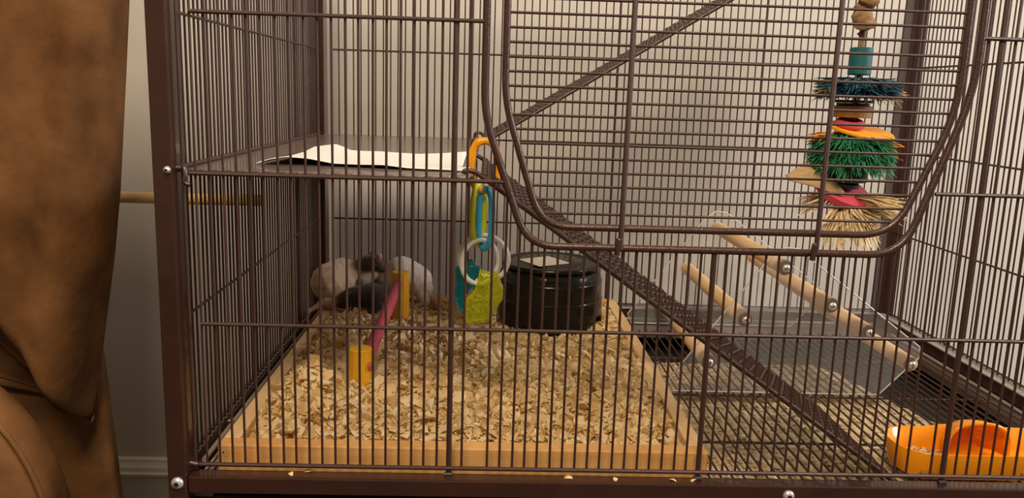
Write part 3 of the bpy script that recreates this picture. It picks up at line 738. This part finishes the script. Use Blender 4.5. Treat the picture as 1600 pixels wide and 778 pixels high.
rat('rat', [((.058, yd, .026), .0155, (.078, yd + .002, .028), .0185, VD), ((.078, yd + .002, .028), .0185, (.094, yd + .004, .027), .0150, VD), ((.058, yd, .026), .0145, (.046, yd - .002, .021), .0100, VD), ((.046, yd - .002, .020), .0095, (.037, yd - .004, .016), .0045, VD),
    ((.0500, yd + .006, .0330), .0026, (.0500, yd + .006, .0350), .0036, DK), ((.0510, yd - .010, .0300), .0026, (.0510, yd - .0105, .0320), .0036, DK),
    ((.060, yd - .012, .017), .0055, (.056, yd - .018, .0120), .0034, VD), ((.088, yd - .010, .018), .0080, (.080, yd - .018, .0120), .0040, VD), ((.100, yd + .004, .020), .0036, (.112, yd + .012, .0130), .0022, DK)],
    'dark brown rat crouching low between the cream and white rats', FUR, (.075, yd, .012))

# ================================================================ sofa at the left
sofa = empty('sofa', (-.5, .05, -.46), 'brown suede sofa with piped back and rounded arm beside the cage', 'sofa')
zz = np.array([-.10, -.03, .03, .08, .14, .20, .30, .40, .55]); xr_ = np.array([-.1500, -.1410, -.1270, -.1180, -.1070, -.0985, -.0880, -.0780, -.070])
YBK = .135
def zbot(x): return interp(x, [-.30, -.25, -.20, -.165, -.13], [.125, .105, .075, .030, -.025])
vs = []; fs = []; nz_ = 64
for i in range(nz_ + 1):
    f = i / nz_
    ring_ = []
    xr0 = interp(f * .60, zz, xr_)
    def pt(x, y): 
        zb = zbot(x); z = zb + (.60 - zb) * f; return (x, y, z)
    def face(x, z, zb):
        tuck = max(0, 1 - (z - zb) / .055)
        cre = .0045 * math.sin((x - z * .18) * 95) * math.exp(-((x + .13 - (z - .22) * .12) / .035) ** 2) + .006 * fbm(x * 7, z * 6, 5) + .0022 * fbm(x * 26, z * 22, 2)
        seam = .0035 * math.exp(-((x - (-.165 + .16 * (z - .33))) / .006) ** 2)
        return .052 + .050 * tuck ** 2 + .012 * max(0, (z - .2) / .3) + cre + seam
    ring_ += [(-.80, YBK), (-.80, .06)]
    for x in np.linspace(-.74, xr0 - .026, 40): ring_.append((x, None))
    for a_ in np.linspace(0, 1, 9)[1:]: ring_.append((xr0 - .026 * (1 - math.sin(a_ * PI / 2)), .040 * (1 - math.cos(a_ * PI / 2)) + 1))
    ring_ += [(xr0 + .0005, .120), (xr0 - .008, YBK)]
    k = len(ring_)
    for (x, y) in ring_:
        zb = zbot(x); z = zb + (.60 - zb) * f
        if y is None: y = face(x, z, zb)
        elif y >= 1: y = min(face(x, z, zb) + y - 1, .128)
        vs.append((interp(z, zz, xr_) - (xr0 - x) if x > -.30 else x, y, z))
for i in range(nz_):
    for j in range(k): fs.append((i * k + j, i * k + (j + 1) % k, (i + 1) * k + (j + 1) % k, (i + 1) * k + j))
bc = MB().add(vs, fs, True).add(vs[:k], [tuple(range(k))[::-1]]).add(vs[-k:], [tuple(range(k))]).build('back_cushion', 'suede', sofa)
pts = [(-.165 + .16 * (z - .33), .0525 + .012 * max(0, (z - .2) / .3) + .006 * fbm((-.165 + .16 * (z - .33)) * 7, z * 6, 5), z) for z in np.linspace(.16, .52, 24)]
MB().tube(pts, .0022, 8).build('piping', 'suede', bc)
# rolled arm nearer the viewer
vs = []; fs = []; cx_, cz_ = -.207, -.085; nA = 48
prof = [(-.012, .0), (-.012, .86), (-.008, .94), (.002, .99), (.014, 1.0), (.026, .99), (.032, .93), (.033, 0)]
for y, s_ in prof:
    for j in range(nA):
        a = 2 * PI * j / nA
        ex = .100 * s_ * math.cos(a); ez = .156 * s_ * math.sin(a)
        if math.sin(a) < 0: ez = -.370 * max(s_, .001) * abs(math.sin(a)) ** .35; ex = .100 * s_ * (1 if math.cos(a) > 0 else -1) * abs(math.cos(a)) ** .35
        vs.append((cx_ + ex, y, cz_ + ez))
for i in range(len(prof) - 1):
    for j in range(nA): fs.append((i * nA + j, i * nA + (j + 1) % nA, (i + 1) * nA + (j + 1) % nA, (i + 1) * nA + j))
MB().add(vs, fs, True).build('arm', 'suede', sofa)
MB().tube([(cx_ + .097 * math.cos(a), -.006, cz_ + .1510 * math.sin(a)) for a in np.linspace(0.0, PI * .9, 30)], .0022, 8).build('piping', 'suede', sofa)
mb = MB(); mb.add([(-.80, .138, -.455), (-.104, .138, -.455), (-.139, .138, .10), (-.80, .138, .10), (-.80, .170, -.455), (-.112, .170, -.455), (-.147, .170, .10), (-.80, .170, .10)],
    [(0,1,2,3),(5,4,7,6),(1,5,6,2),(4,0,3,7),(3,2,6,7),(0,4,5,1)]).build('side_panel', 'suede', sofa, bevel=.010, seg=4)

# ================================================================ wooden rod behind the sofa
rd = MB().lathe([(0, 0), (.0052, 0), (.0060, .0015), (.0060, .62), (0, .62)], (-.632, .2534, .1725), 16, 'x')
ro = rd.build('wooden_rod', 'rod', xf=Matrix.Translation((-.0110, .2534, .1755)) @ Matrix.Rotation(-.004, 4, 'Y') @ Matrix.Translation((.0120, -.2534, -.1725)))
prop(ro, 'plain round wooden rod running from behind the sofa to the cage side', 'rod')
